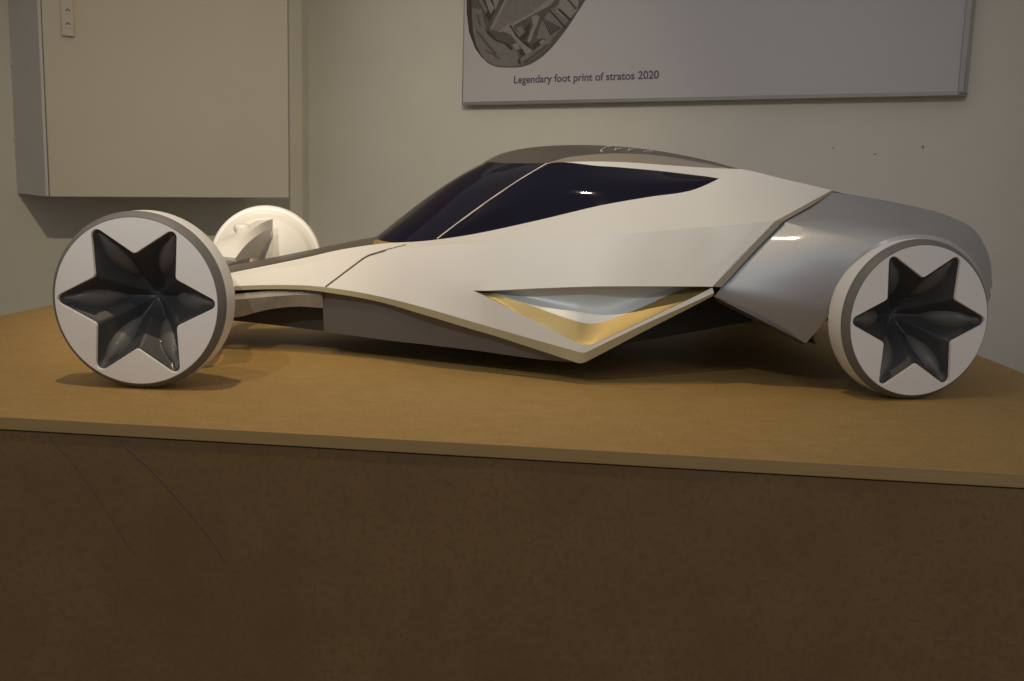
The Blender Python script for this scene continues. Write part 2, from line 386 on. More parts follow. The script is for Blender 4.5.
for n_, (pts, mt, k) in enumerate(art):
    P = [Vector((pl_loc(x, y)[0], 0.0028 - 0.00003 * (n_ + 1), pl_loc(x, y)[1])) for x, y in pts]
    if k > 1: P = catmull(P + [P[0]], k)[:-1]
    P = [Vector((p.x, p.y, min(p.z, ph))) for p in P]
    Fc.append(tuple(range(len(V), len(V) + len(P)))); V += P; mi.append(names.index(mt))
me = bpy.data.meshes.new('photo_print'); me.from_pydata([tuple(v) for v in V], [], Fc)
for nme in names: me.materials.append(M[nme])
for i, p in enumerate(me.polygons): p.material_index = mi[i]
o = link('photo_print', me, None, pos); o['label'] = 'grey oval photograph printed on the poster'
# caption
def text_mesh(s, size):
    cu = bpy.data.curves.new('caption', 'FONT'); cu.body = s; cu.size = size; cu.extrude = 0.0002; cu.offset = size*0.018
    to = bpy.data.objects.new('tmp', cu); C.objects.link(to); bpy.context.view_layer.update()
    me = bpy.data.meshes.new_from_object(to.evaluated_get(bpy.context.evaluated_depsgraph_get())); bpy.data.objects.remove(to)
    return me
me = text_mesh('Legendary foot print of stratos 2020', 0.05)
xs = [v.co.x for v in me.vertices]; wdt = max(xs) - min(xs)
c0 = pl_loc(513.5, 84.3); c1 = pl_loc(658.5, 77.2); sc = (c1[0] - c0[0]) / wdt
for v in me.vertices:
    x = (v.co.x - min(xs)) * sc; zc = v.co.y * sc * 0.93; v.co = (c0[0] + x, 0.0024 - v.co.z * 0.5, (c0[1] + c1[1]) / 2 + zc)
me.materials.clear(); o = link('caption_text', me, M['ink'], pos)

# marks on the back wall
def wall_mark(px, py, w_, h_, ang=0.3):
    c = rw(px, py, 0.0006)
    pts = []
    for i in range(9):
        t = 2*math.pi*i/9; r = random.uniform(0.7, 1.15)
        dx = math.cos(t)*w_*r; dz = math.sin(t)*h_*r
        pts.append(c + dr*(dx*math.cos(ang) - dz*math.sin(ang)) + Vector((0, 0, dx*math.sin(ang) + dz*math.cos(ang))))
    me = mesh_of('scuff_mark', *extrude_poly(pts, -nr * 0.0005)); recalc(me); o = link('scuff_mark', me, M['p4'])
    return o
for i, (x, y, w_, h_, lab) in enumerate(((923, 147, 0.003, 0.006, 'small dark scuff on the back wall, right of the other scuffs'), (875, 154, 0.004, 0.002, 'faint short scuff on the back wall between two others'), (833, 148, 0.004, 0.0015, 'faint brown scuff on the back wall above the tail, leftmost scuff'))):
    o = wall_mark(x, y, w_, h_); tag(o, lab, 'scuff mark', 'scuffs on the back wall')

# ------------------------------------------------------------------ the model car
car = bpy.data.objects.new('model_car', None); C.objects.link(car)
car.location = CAR0; car.rotation_euler = (0, 0, PSI)
tag(car, 'low white and silver futuristic model car with dark glass cabin on the brown platform', 'model car')

# ---- shared rails of the near side: (pixel x, pixel y, half width)
T_f = [(150, 287, .030), (190, 280.5, .058), (237, 271.5, .075), (300, 258.8, .088), (340, 249.8, .102), (380, 243.8, .122), (424, 241, .159), (473, 234.2, .190)]
K_f = [(150, 290, .040), (190, 284, .072), (237, 276, .090), (300, 265, .112), (340, 257.5, .135), (380, 251, .165), (424, 246.5, .203), (473, 243.5, .232)]
B_f = [(150, 297, .045), (190, 290.5, .085), (237, 286, .110), (300, 285.2, .140), (340, 289.2, .165), (380, 296.5, .195), (424, 307.6, .238), (473, 322, .270)]
S_473 = (473, 290.5, .262)
T_m = [(540, 219.8, .213), (600, 205.6, .228), (650, 196.8, .235), (690, 190.8, .236), (719, 178.6, .225), (735, 168.8, .204), (785, 179.3, .208), (832, 190.2, .210)]
K_m = [(540, 240.5, .268), (600, 236.2, .294), (640, 232.5, .306), (675, 229.5, .313), (700, 227.6, .318), (725, 225.8, .320), (752, 223.3, .322), (775, 221.2, .322)]
S_m = [(540, 288.2, .298), (590, 286.5, .321), (625, 286.2, .331), (650, 286.2, .336), (670, 286.3, .340), (688, 286.4, .343), (702, 286.5, .344), (712.5, 286.6, .345)]
Kf, Bf, Tf = L(*K_f), L(*B_f), L(*T_f)
Sf = [a.lerp(b, .55) for a, b in zip(Kf, Bf)]
Sf[-1] = cp(S_473); Sf[-2] = Sf[-2].lerp(cp((424, 286, .226)), .8)
Tm, Km, Sm = Tf + L(*T_m), Kf + L(*K_m), Sf + L(*S_m)
Mm = [a.lerp(b, 0.5) for a, b in zip(Tm, Km)]
Mm[-1] = cp((806, 204.3, .270)); Mm[-2] = Mm[-2].lerp(cp((770, 201, .262)), 0.5)
Sd = catmull(Sm, 5)
upper = grid([catmull(Tm, 5), catmull(Mm, 5), catmull(Km, 5), Sd], 1, 3)
# lower blade under the intake
U_b = [(489, 298.4, .277), (540, 324.6, .312), (574, 341.6, .336), (586, 345.4, .343), (598, 342.2, .344), (640, 322.6, .345), (700, 294.0, .345), (712.5, 287.8, .345)]
D_b = [(473, 322, .270), (492, 327.5, .281), (540, 341.2, .314), (573, 350.2, .337), (584, 352.6, .343), (595, 347.8, .345), (640, 326.2, .346), (700, 299.3, .346), (714, 293.0, .345)]
nf = (len(Sf) - 1) * 5
lower = grid([Sd[:nf] + catmull([Sd[nf]] + L(*U_b), 5), catmull(Bf + L(*D_b[1:]), 5)], 1, 3)
# rear edge return
E1 = [(832, 190.2, .210), (806, 204.3, .270), (775, 221.2, .322), (736, 260.5, .336), (712.5, 286.6, .345)]
E2 = [(834, 191.8, .206), (812, 205.2, .266), (783, 221.5, .318), (746, 260.0, .332), (721.5, 287.2, .341)]
ret = grid([L(*E1), L(*E2)], 3, 1, linear=True)
def both(name, g, mat, thick=0.003, angle=28, label=None, parents=None):
    p = parents or (car, car)
    g2 = mir(g)
    a_ = part(name, g, mat, p[0], thick, angle, label); b_ = part(name, g2, mat, p[1], thick, angle, label)
    return a_, b_
def oriented(g, want):
    """flip so that the mean normal points along want"""
    n = Vector((0, 0, 0))
    for f in g[1]:
        p = [g[0][i] for i in f]; n += (p[1] - p[0]).cross(p[-1] - p[0]) if len(p) == 3 else (p[2] - p[0]).cross(p[3] - p[1])
    return g if n.dot(Vector(want)) > 0 else (g[0], [tuple(reversed(f)) for f in g[1]])
OUT = (0, -1, 0.3)
sidepanel = merge(oriented(upper, OUT), oriented(lower, OUT))
sides = both('side_panel', sidepanel, M['white'], 0.0035, 20)
both('panel_edge', oriented(ret, (1, -1, 0)), M['bronze'], 0.002, 25, 'beige bevelled rear edge', sides)

# sill trim line along the lower edge
U_t = B_f + D_b[1:]
D_t = [(150, 300, .042), (190, 295, .084), (237, 290.2, .109), (300, 289.6, .139), (340, 294.4, .164), (380, 302, .192), (424, 314.8, .235), (473, 329.6, .267),
       (492, 335, .278), (540, 350.6, .310), (570, 360.4, .333), (581, 363.2, .339), (593, 358.2, .341), (640, 333.4, .342), (696, 304.8, .342), (713, 295.8, .342)]
trim = grid([L(*U_t), L(*D_t)], 4, 1)
both('sill_trim', oriented(trim, (0, -1, -0.2)), M['khaki'], 0.003, 40, 'khaki trim line along the lower edge', sides)

# intake: recess panel and gold lip
R_t = [(478, 289.5, .245), (496, 289.0, .262), (540, 287, .285), (575, 285.5, .300), (590, 285, .306), (605, 285, .310), (640, 285, .315), (684, 285.5, .318), (706, 286, .320)]
R_b = [(480, 291.0, .248), (496, 293.6, .268), (540, 309.0, .292), (575, 320.8, .312), (590, 323.6, .316), (606, 321.0, .318), (640, 308.0, .320), (684, 289.0, .320), (706, 287, .322)]
rec = grid([L(*R_t), [a.lerp(b, .5) + Vector((0, 0.010, 0)) for a, b in zip(L(*R_t), L(*R_b))], L(*R_b)], 4, 3, smooth_cross=True)
both('intake_panel', oriented(rec, OUT), M['recess'], 0.002, 60, 'pale blue-grey panel inside the side intake', sides)
G_o = [(472.5, 290.6, .2575), (487, 297.2, .270), (540, 324.2, .304), (574, 341.3, .328), (586, 345.0, .335), (598, 341.9, .336), (640, 322.2, .337), (700, 293.6, .337), (712, 287.4, .337)]
G_m = [(474, 290.6, .257), (488, 296.6, .268), (540, 321.0, .302), (575, 337.6, .325), (587, 341.0, .331), (599, 338.0, .332), (640, 319.0, .333), (697, 292.6, .333), (710, 287.4, .333)]
goldg = grid([L(*R_b), L(*G_m), L(*G_o)], 4, 2)
gl = both('intake_lip', oriented(goldg, (0, -1, 0.5)), M['gold'], 0.002, 25, 'gold V-shaped lip of the side intake', sides)

# hood
H_c = [(150, 283.5, 0), (190, 274.5, 0), (228, 267.4, 0), (262, 260.6, 0), (300, 253.0, 0), (340, 245.2, 0), (374, 238.6, 0)]
H_e = [(150, 287, .030), (190, 280.5, .058), (228, 273.2, .073), (262, 266.7, .080), (300, 258.8, .088), (340, 249.8, .102), (372, 244.6, .117)]
H_i = [(150, 286.6, .026), (190, 279.6, .050), (228, 272.0, .063), (262, 265.0, .068), (300, 256.8, .074), (340, 248.2, .084), (373, 243.0, .095)]
hc, hi, he = L(*H_c), L(*H_i), L(*H_e)
for v in hc: v.z += 0.0015
hm = [Vector((v.x, -v.y, v.z)) for v in hi]; hn = [Vector((v.x, -v.y, v.z)) for v in he]
hood = grid([he, hi, hc, hm, hn], 5, 4, smooth_cross=True)
hoodo = part('hood', oriented(hood, (0, 0, 1)), M['taupe'], car, 0.003, 40, 'taupe metallic hood strip')
# cowl: bronze strip at the foot of the windshield
c_lo = [cp((374, 239.4, 0)), cp((371.5, 242.0, .055)), cp((373, 244.2, .095)), cp((391, 244.8, .120)), cp((411, 243.4, .138)), cp((424, 241.6, .152))]
c_hi = [cp((379, 236.5, 0)), cp((378, 238.4, .052)), cp((381, 240.6, .088)), cp((396, 242.6, .115)), cp((414, 242.4, .135)), cp((425, 240.8, .150))]
cow = grid([c_lo, c_hi], 4, 1)
cowl = merge(oriented(cow, (0, 0, 1)), mir(oriented(cow, (0, 0, 1))))
part('cowl_strip', cowl, M['cowl'], car, 0.002, 50, 'thin gold strip at the foot of the windshield')

# windshield
W_c = [(376, 236.8, 0), (404, 214.5, 0), (436, 190.5, 0), (462, 173.8, 0), (484, 162.0, 0)]
W_i = [(376.5, 239.2, .060), (408, 216.2, .058), (440, 191.8, .056), (466, 174.6, .055), (489, 162.6, .054)]
W_j = [(394, 242.0, .112), (426, 217, .106), (460, 191.5, .100), (488, 174.5, .095), (512, 163.2, .092)]
W_e = [(437, 239.0, .162), (468, 215.6, .160), (499, 193.6, .157), (524, 177.2, .154), (547, 163.6, .150)]
wc, wi, wj, we = L(*W_c), L(*W_i), L(*W_j), L(*W_e)
mm = lambda r: [Vector((v.x, -v.y, v.z)) for v in r]
ws = grid([we, wj, wi, wc, mm(wi), mm(wj), mm(we)], 6, 5, smooth_cross=True)
wso = part('windshield', oriented(ws, (-1, 0, 1)), M['glass'], car, 0.002, 60, 'dark tinted windshield')
# side glass
G_t = [(437, 238.6, .162), (468, 215.4, .160), (499, 193.4, .157), (547, 163.8, .150), (600, 166.0, .168), (650, 169.8, .185), (690, 174.2, .203), (719, 178.3, .225)]
G_b = [(437.5, 239.4, .163), (463, 236.6, .185), (500, 228.5, .199), (545, 218.8, .214), (600, 205.8, .227), (650, 197.0, .234), (690, 191.0, .235), (719.3, 178.9, .2255)]
gt, gb = L(*G_t), L(*G_b)
gmid = [a.lerp(b, .5) + Vector((0, -0.0065, 0.0015)) for a, b in zip(gt, gb)]; gmid[0] = gt[0].lerp(gb[0], .5); gmid[-1] = gt[-1].lerp(gb[-1], .5)
sg = grid([gt, gmid, gb], 6, 5, smooth_cross=True, linear=False)
sgo = both('side_window', oriented(sg, OUT), M['glass'], 0.002, 60, 'dark tinted side window')

# roof
RC = [(484, 162.0, 0), (502, 153.4, 0), (532, 147.4, 0), (570, 145.0, 0), (610, 145.8, 0), (655, 150.4, 0), (705, 160.0, 0), (745, 171.0, 0)]
RI = [(512, 163.2, .092), (527, 157.4, .088), (546, 152.5, .080), (575, 149.5, .074), (612, 149.2, .070), (655, 153.4, .070), (705, 162.4, .074), (742, 171.0, .08)]
R1 = [(547, 163.2, .150), (556, 160.4, .138), (570, 157.0, .128), (592, 154.6, .120), (620, 153.4, .115), (660, 155.8, .115), (706, 163.6, .122), (738, 170.2, .132)]
rc, ri, r1 = L(*RC), L(*RI), L(*R1)
roof = grid([r1, ri, rc, mm(ri), mm(r1)], 5, 5, smooth_cross=True)
roofo = part('roof', oriented(roof, (0, 0, 1)), M['taupe'], car, 0.003, 40, 'dark taupe metallic roof')
R2 = [(547.5, 163.5, .150), (560, 162.4, .150), (580, 161.6, .152), (605, 161.6, .156), (635, 162.8, .162), (668, 165.2, .170), (704, 167.6, .184), (735, 168.9, .202)]
band = grid([L(*R1), L(*R2)], 5, 3)
both('roof_band', oriented(band, (0, -0.5, 1)), M['bronze'], 0.003, 40, 'pale taupe band along the roof edge')
R3 = [(548, 164.0, .150), (565, 164.6, .155), (585, 165.4, .162), (610, 166.6, .171), (645, 169.4, .184), (675, 172.4, .197), (705, 176.2, .214), (720, 178.6, .2262)]
R2b = list(R2); 
rail = grid([L(*R2), L(*R3)], 5, 2)
both('roof_rail', oriented(rail, OUT), M['white'], 0.003, 40, 'white rail over the side window')

# rear deck between the shoulders (roof runs down into it)
D_s = L((735, 169.0, .2035), (785, 179.5, .2072), (834, 191.6, .2085), (880, 199.8, .216), (935, 211.3, .231))
D_c = [Vector((v.x, 0, v.z - dz)) for v, dz in zip(D_s, (0.012, 0.03, 0.04, 0.045, 0.05))]
D_h = [Vector((v.x, v.y * 0.5, v.z - dz)) for v, dz in zip(D_s, (0.006, 0.02, 0.03, 0.035, 0.04))]
deck = grid([D_s, D_h, D_c, mm(D_h), mm(D_s)], 4, 4, smooth_cross=True)
part('rear_deck', oriented(deck, (0, 0, 1)), M['taupe'], car, 0.003, 50, 'dark taupe rear deck')

# ---- rear fenders
arch = [(806, 343.2, .345), (829, 316.0, .370), (836.5, 299, .377), (845, 282.5, .383), (859, 264.0, .387), (876, 250.0, .389), (897, 241.6, .390), (918, 240.0, .390), (934, 242.2, .390), (948, 247.2, .389), (968, 262.5, .386), (982, 284.0, .382), (987, 303.5, .376)]
lipo = [(803, 341.5, .346), (824, 313.0, .370), (831.5, 296, .377), (840.5, 279, .382), (855, 260.0, .386), (873, 245.6, .387), (896, 236.6, .387), (918, 234.6, .386), (936, 236.4, .385), (950, 240.8, .384), (971, 257.0, .381), (984.5, 280.0, .377), (988.5, 301.5, .372)]
midr = [(762, 320.5, .348), (775, 301.5, .362), (783, 289.0, .367), (796, 271.5, .368), (816, 247.0, .365), (840, 232.5, .358), (872, 227.5, .364), (903, 227.0, .366), (928, 230.5, .366), (946, 235.8, .364), (971, 251.5, .362), (985.5, 274.5, .360), (989.6, 296.0, .358)]
outr = [(714, 296.5, .330), (721.5, 287.6, .335), (731, 277.0, .331), (746, 260.2, .326), (765, 240.0, .319), (783, 221.6, .311), (845, 219.8, .330), (886, 221.6, .340), (920, 226.4, .344), (944, 233.0, .342), (968, 247.0, .338), (985, 269.0, .334), (990.2, 291.0, .332)]
la, ll, lm_, lo = L(*arch), L(*lipo), L(*midr), L(*outr)
lm_ = [a.lerp(b, .5) + Vector((0, -0.004, 0)) for a, b in zip(ll, lo)]
f_side = merge(grid([ll[:6], lm_[:6], lo[:6]], 4, 6, smooth_cross=True), grid([ll[5:], lm_[5:], lo[5:]], 4, 6, smooth_cross=True))
topo = [(783, 221.6, .311), (845, 219.8, .330), (886, 221.6, .340), (920, 226.4, .344), (944, 233.0, .342), (968, 247.0, .338), (985, 269.0, .334), (990.2, 291.0, .332)]
topm = [(812, 205.4, .258), (858, 207.6, .275), (894, 212.0, .285), (925, 217.6, .292), (949, 225.5, .296), (972, 237.5, .300), (987.5, 262.0, .305), (991.6, 287, .312)]
tops = [(834, 191.8, .206), (872, 198.2, .213), (904, 204.4, .218), (932, 210.6, .228), (955, 218.6, .236), (975, 230.5, .250), (989, 256.0, .270), (992.4, 284, .290)]
f_top = grid([L(*topo), L(*topm), L(*tops)], 4, 3)
# tail: inner face coming down from the top edge
inn = [Vector((v.x - 0.004 * i, -0.14, v.z - 0.02)) for i, v in enumerate(L(*tops))]
f_in = grid([L(*tops), inn], 4, 1)
fend = merge(oriented(f_side, OUT), oriented(f_top, (0, -0.5, 1)), oriented(f_in, (0.6, 0, 1)))
fo = both('rear_fender', fend, M['silver'], 0.003, 22, 'silver metallic rear fender')
lip = grid([la, ll], 4, 1)
both('arch_lip', oriented(lip, OUT), M['lip'], 0.003, 40, 'grey lip round the wheel arch', fo)
# underside return of the fender, dark
ur = grid([L((714, 296.5, .330), (762, 320.5, .348), (806, 343.4, .345)), L((716, 301, .27), (758, 322.5, .28), (803, 344.4, .30))], 5, 1)
both('fender_underside', oriented(ur, (0, -0.3, -1)), M['under'], 0.003, 40, 'dark underside', fo)
gapg = grid([[v + Vector((0, 0.012, 0)) for v in L(*E1)], [v + Vector((0.012, 0.012, 0)) for v in L((836, 192.6, .206), (816, 206.5, .262), (788, 222, .312), (750, 261, .326), (725, 288, .335))]], 3, 1, linear=True)
both('gap_filler', oriented(gapg, OUT), M['dark'], 0.002, 30, 'added dark strip closing the gap between body and fender to light', fo)  # added backing strip, keeps light from leaking through the gap
# inner wheel housing behind the rear wheel (keeps the arch dark)
wh = lathe([(0.128, 0.0), (0.130, 0.05), (0.128, 0.11), (0.10, 0.13), (0.0, 0.135)], 64)
def clip_low(g, z):
    keep = [f for f in g[1] if min(g[0][i].z for i in f) > z]; return g[0], keep
RWX, RWZ = 1.084, 0.1139

# ---- wheels
def star_outline(R, n=720):
    """closed outline of the six-pointed opening as radius per angle, tips rounded"""
    tips = 6; ro, ri_ = 0.985 * R, 0.535 * R; rt, rn = 0.068 * R, 0.05 * R
    pts = []
    for k in range(12):
        a = math.radians(30 * k); r = ro if k % 2 == 0 else ri_
        pts.append(Vector((r*math.cos(a), r*math.sin(a))))
    poly = []
    for i in range(12):
        p = pts[i]; a = (pts[i-1] - p).normalized(); b = (pts[(i+1) % 12] - p).normalized()
        half = math.acos(max(-1, min(1, a.dot(b)))) / 2; rr = rt if i % 2 == 0 else rn
        d = rr / math.tan(half); c = p + (a + b).normalized() * (rr / math.sin(half))
        q0, q1 = p + a*d, p + b*d
        a0 = math.atan2((q0-c).y, (q0-c).x); a1 = math.atan2((q1-c).y, (q1-c).x)
        da = (a1 - a0 + math.pi) % (2*math.pi) - math.pi
        for j in range(9): poly.append(c + Vector((math.cos(a0 + da*j/8), math.sin(a0 + da*j/8))) * rr)
    rad = []
    for s in range(n):
        th = 2*math.pi*s/n; d = Vector((math.cos(th), math.sin(th))); best = None
        for i in range(len(poly)):
            p, q = poly[i], poly[(i+1) % len(poly)]; e = q - p
            den = d.x*e.y - d.y*e.x
            if abs(den) < 1e-12: continue
            t = (p.x*e.y - p.y*e.x) / den; u = (p.x*d.y - p.y*d.x) / den
            if t > 0 and -1e-6 <= u <= 1 + 1e-6 and (best is None or t > best): best = t
        rad.append(best if best else rad[-1])
    return rad
def make_wheel(R, depth=0.070, seg=360):
    """axis along y, outer face at y = 0 looking to -y, centre at the origin; returns dict of meshes"""
    rad = star_outline(R, seg); out = {}
    rf = 0.93 * R; yf = -0.0045
    # white face: annulus from the ring to the star, with a small rounded edge at the opening
    V, Fc = [], []
    prof = [(1.0, yf + 0.004), (1.0, yf), (0.5, yf), (0.0, yf), (-0.012, yf + 0.0012), (-0.02, yf + 0.004)]
    for s in range(seg):
        th = 2*math.pi*s/seg; r0 = rad[s]
        for q, y in prof:
            r = r0 + (rf - r0)*q if q >= 0 else r0 + q*R*0.5
            V.append(Vector((r*math.cos(th), y, r*math.sin(th))))
    n = len(prof)
    for s in range(seg):
        s2 = (s+1) % seg
        for i in range(n - 1): Fc.append((s*n+i, s*n+i+1, s2*n+i+1, s2*n+i))
    out['wheel_face'] = mesh_of('wheel_face', V, Fc, 40)
    # star recess: a deep cone with a leaf-shaped rib along each arm
    nr_ = 44; V, Fc, lf = [], [], []
    def base(x, z, rr=None):
        th = math.atan2(z, x); i = (th / (2*math.pi)) * seg; i0 = int(math.floor(i)) % seg; f = i - math.floor(i)
        ro = rad[i0]*(1-f) + rad[(i0+1) % seg]*f
        t = min(math.hypot(x, z) / ro, 1.0)
        return depth * (math.sqrt(1.035) - math.sqrt(t*t + 0.035)) / (math.sqrt(1.035) - math.sqrt(0.035))
    def leaf_w(s_):     # half width of the leaf at distance s_ from the centre
        u = (s_/R - 0.28) / (0.86 - 0.28)
        if u <= 0 or u >= 1: return 0
        return R * 0.092 * (math.sin(math.pi * u ** 0.85)) ** 0.8
    for s in range(seg):
        th = 2*math.pi*s/seg; r0 = rad[s] - 0.006*R
        karm = round(math.degrees(th) / 60) * 60
        dv = Vector((math.cos(math.radians(karm)), math.sin(math.radians(karm)))); pv = Vector((-dv.y, dv.x))
        for j in range(nr_ + 1):
            t = 1 - j / nr_; x, z = r0*t*math.cos(th), r0*t*math.sin(th)
            y = base(x, z); al = x*dv.x + z*dv.y; ac = x*pv.x + z*pv.y; lw_ = leaf_w(al); isl = 0
            if lw_ > 0 and abs(ac) < lw_:
                ex, ez = al*dv.x + lw_*pv.x, al*dv.y + lw_*pv.y
                e = base(ex, ez); bul = 0.004 * (1 - (ac/lw_)**2) * min(1, lw_/(0.05*R))
                y = e - bul; isl = 1
            if j == 0: y = 0.0
            V.append(Vector((x, yf + 0.0035 + y, z))); lf.append(isl)
    n = nr_ + 1
    for s in range(seg):
        s2 = (s+1) % seg
        for j in range(nr_): Fc.append((s*n+j, s*n+j+1, s2*n+j+1, s2*n+j))
    me = bpy.data.meshes.new('star_recess'); me.from_pydata([tuple(v) for v in V], [], Fc); me.update()
    me.materials.append(M['star']); me.materials.append(M['petal'])
    for p in me.polygons:
        if sum(lf[i] for i in p.vertices) >= 3: p.material_index = 1
    finish(me, 35); out['star_recess'] = me
    # grey rim ring on the face
    out['rim_ring'] = mesh_of('rim_ring', *lathe([(rf - 0.0005, yf + 0.002), (rf, yf), (rf + 0.001, yf), (R*0.99, 0.0035), (R*0.998, 0.0055), (R*0.999, 0.0085)], 128), 50)
    out['wheel_tread'] = mesh_of('wheel_tread', *lathe([(R*0.997, 0.0085), (R*0.999, 0.010), (R*0.999, 0.040), (R*0.99, 0.046), (R*0.965, 0.050), (R*0.93, 0.0515)], 128), 35)
    out['inner_dome'] = mesh_of('inner_dome', *lathe([(R*0.93, 0.0515), (R*0.86, 0.056), (R*0.78, 0.0665), (R*0.60, 0.078), (R*0.40, 0.089), (R*0.22, 0.095), (R*0.20, 0.100), (R*0.10, 0.102), (0.0001, 0.102)], 128), 9)
    return out
mats = dict(wheel_face='face', rim_ring='ring', wheel_tread='face', inner_dome='white')
labels = dict(wheel_face='matt white wheel face', star_recess='deep graphite six-pointed star recess', rim_ring='grey rim ring', wheel_tread='off-white tread', inner_dome='white domed inner side')
def put_wheel(R, loc, yaw_local, near, spin=0.0, meshes=None):
    e = bpy.data.objects.new('wheel', None); C.objects.link(e); e.parent = car
    e.location = loc; e.rotation_euler = (0, spin, yaw_local if near else math.pi - yaw_local)
    e.rotation_mode = 'XYZ'
    for nme, me in meshes.items():
        o = link(nme, me, M[mats[nme]] if nme in mats else None, e); o['label'] = labels[nme]
    return e
wf = make_wheel(0.1217); wr = make_wheel(0.1150); wo = make_wheel(0.113)
fyaw = math.radians(-4.0) - PSI; ryaw = math.radians(12.0) - PSI
rear_c = world2car(Vector((0.5745, 1.4765, 0.1150)))
put_wheel(0.1217, (-0.002, -0.408, 0.1217), fyaw, True, 0, wf)
put_wheel(0.113, (0.032, 0.40, 0.113), fyaw, False, 0, wo)
put_wheel(0.1150, rear_c, ryaw, True, 0, wr)
put_wheel(0.1150, Vector((rear_c.x, -rear_c.y, rear_c.z)), ryaw, False, 0, wr)

# wheel housings (dark, inside the arches)
hg = ([Vector((v.x + rear_c.x - 0.012, v.y - 0.345, v.z + 0.1139)) for v in lathe([(0.121, 0.0), (0.122, 0.06), (0.118, 0.11), (0.09, 0.13), (0.02, 0.135)], 48)[0]], lathe([(0.121, 0.0), (0.122, 0.06), (0.118, 0.11), (0.09, 0.13), (0.02, 0.135)], 48)[1])
hg = clip_low(hg, 0.062)
both('wheel_housing', hg, M['dark'], 0.002, 40, 'dark inner wheel housing', fo)

# ---- underbody
# side skirt, set in under the sill trim
K_t = [(322, 291.5, .135), (340, 293.8, .150), (380, 302, .180), (424, 314.6, .216), (473, 329.4, .252), (540, 350.4, .296), (572, 360.4, .318)]
K_b = [(324, 331.5, .122), (342, 334, .138), (382, 339.6, .168), (424, 344.4, .203), (473, 350.2, .240), (535, 358.8, .286), (573, 362.2, .315)]
kt, kb = L(*K_t), L(*K_b)
for v in kt: v.z += 0.004
kin = [Vector((v.x, 0, min(v.z, 0.042))) for v in kb]
sk = grid([kt, kb], 5, 2); fl_ = grid([kb, kin], 5, 2)
both('side_skirt', oriented(sk, OUT), M['under'], 0.003, 40, 'grey underbody skirt')
# belly pan: closed hull under the cabin
BX = [(kb[0].x, .122), (kb[1].x, .138), (kb[2].x, .168), (kb[3].x, .203), (kb[4].x, .240), (kb[5].x, .270), (kb[6].x, .270), (0.78, .20), (0.93, .15), (1.12, .12)]
bz = [0.045, 0.043, 0.040, 0.038, 0.037, 0.037, 0.038, 0.055, 0.075, 0.095]
e_ = [Vector((x, -w_, z)) for (x, w_), z in zip(BX, bz)]; c_ = [Vector((x, 0, z - 0.001)) for (x, w_), z in zip(BX, bz)]
t_ = [Vector((x, -w_ * 0.98, z + 0.05 + 0.03 * (i > 4))) for i, ((x, w_), z) in enumerate(zip(BX, bz))]
pan = grid([t_, e_, c_, mm(e_), mm(t_)], 3, 2)
part('belly_pan', oriented(pan, (0, 0, -1)), M['dark'], car, 0.003, 30, 'black belly pan')
# nose keel: arched grey piece under the nose with pale lettering
N_a = [(150, 303, .045), (190, 299, .080), (237, 293.8, .104), (268, 291.0, .118), (296, 290.2, .128), (321, 291.5, .136)]
N_b = [(150, 306, .050), (190, 303, .088), (237, 299.6, .110), (268, 296.8, .124), (296, 294.8, .133), (322, 294.6, .140)]
N_c = [(150, 324, .040), (190, 322, .075), (237, 317.2, .098), (268, 309.6, .112), (296, 306.6, .122), (323.5, 308.0, .130)]
kl = grid([L(*N_a), L(*N_b), L(*N_c)], 5, 2)
keelo = both('nose_keel', oriented(kl, OUT), M['keel'], 0.004, 20, 'grey arched keel under the nose')
nr1 = [Vector((v.x, -0.045, v.z)) for v in L((190, 296, .045), (237, 299, .045), (280, 300, .045), (325, 302, .045))]
# inner nose hull
I_t = L((190, 300, .040), (237, 300, .055), (280, 300, .075), (326, 300, .100))
I_b = L((190, 316, .030), (237, 321.0, .048), (280, 325.8, .070), (326, 331.4, .098))
I_c = [Vector((v.x, 0, v.z)) for v in I_b]
ih = grid([I_t, I_b, I_c, mm(I_b), mm(I_t)], 4, 2)
part('nose_belly', oriented(ih, (0, 0, -1)), M['dark'], car, 0.003, 30, 'black underside of the nose')
# nose tip: closes the front
n0 = [cp((150, 287, .030)), cp((150, 290, .040)), cp((150, 297, .045)), cp((150, 306, .050)), cp((150, 324, .040))]
tipz = [Vector((n0[2].x - 0.03, 0, v.z * 0.9 + 0.012)) for v in n0]
tipm = [Vector((n0[2].x - 0.022, v.y * 0.55, v.z * 0.97 + 0.003)) for v in n0]
nt_ = grid([n0, tipm, tipz, mm(tipm), mm(n0)], 3, 4, smooth_cross=True)
part('nose_tip', oriented(nt_, (-1, 0, 0)), M['white'], car, 0.003, 50)

# ---- details that follow the surfaces
bpy.context.view_layer.update()
def bvh_of(o):
    me = o.data; return BVHTree.FromPolygons([v.co.copy() for v in me.vertices], [tuple(p.vertices) for p in me.polygons])
camc = world2car(CAM)
def on_surf(bvhs, px, py, lift=0.0004):
    r = px_ray(px, py); d = Vector((r.dot(AX), -r.dot(NEAR), r.z)).normalized(); best = None
    for b_ in bvhs:
        h = b_.ray_cast(camc, d)
        if h[0] is not None and (best is None or h[3] < best[3]): best = h
    if best is None: return None
    n = best[1] if best[1].dot(d) < 0 else -best[1]
    return best[0] + n * lift
def line_on(name, bvhs, pts, r, mat, parent, lift=0.0003, both_sides=None, seg=6, label=None):
    P = [on_surf(bvhs, x, y, lift) for x, y in pts]; P = [p for p in P if p is not None]
    if len(P) < 2: print('MISS', name, len(P)); return
    g = tube(P, r, seg, 3)
    o = part(name, g, mat, parent, 0, 60, label)
    if both_sides: part(name, mir(g), mat, both_sides, 0, 60, label)
    return o
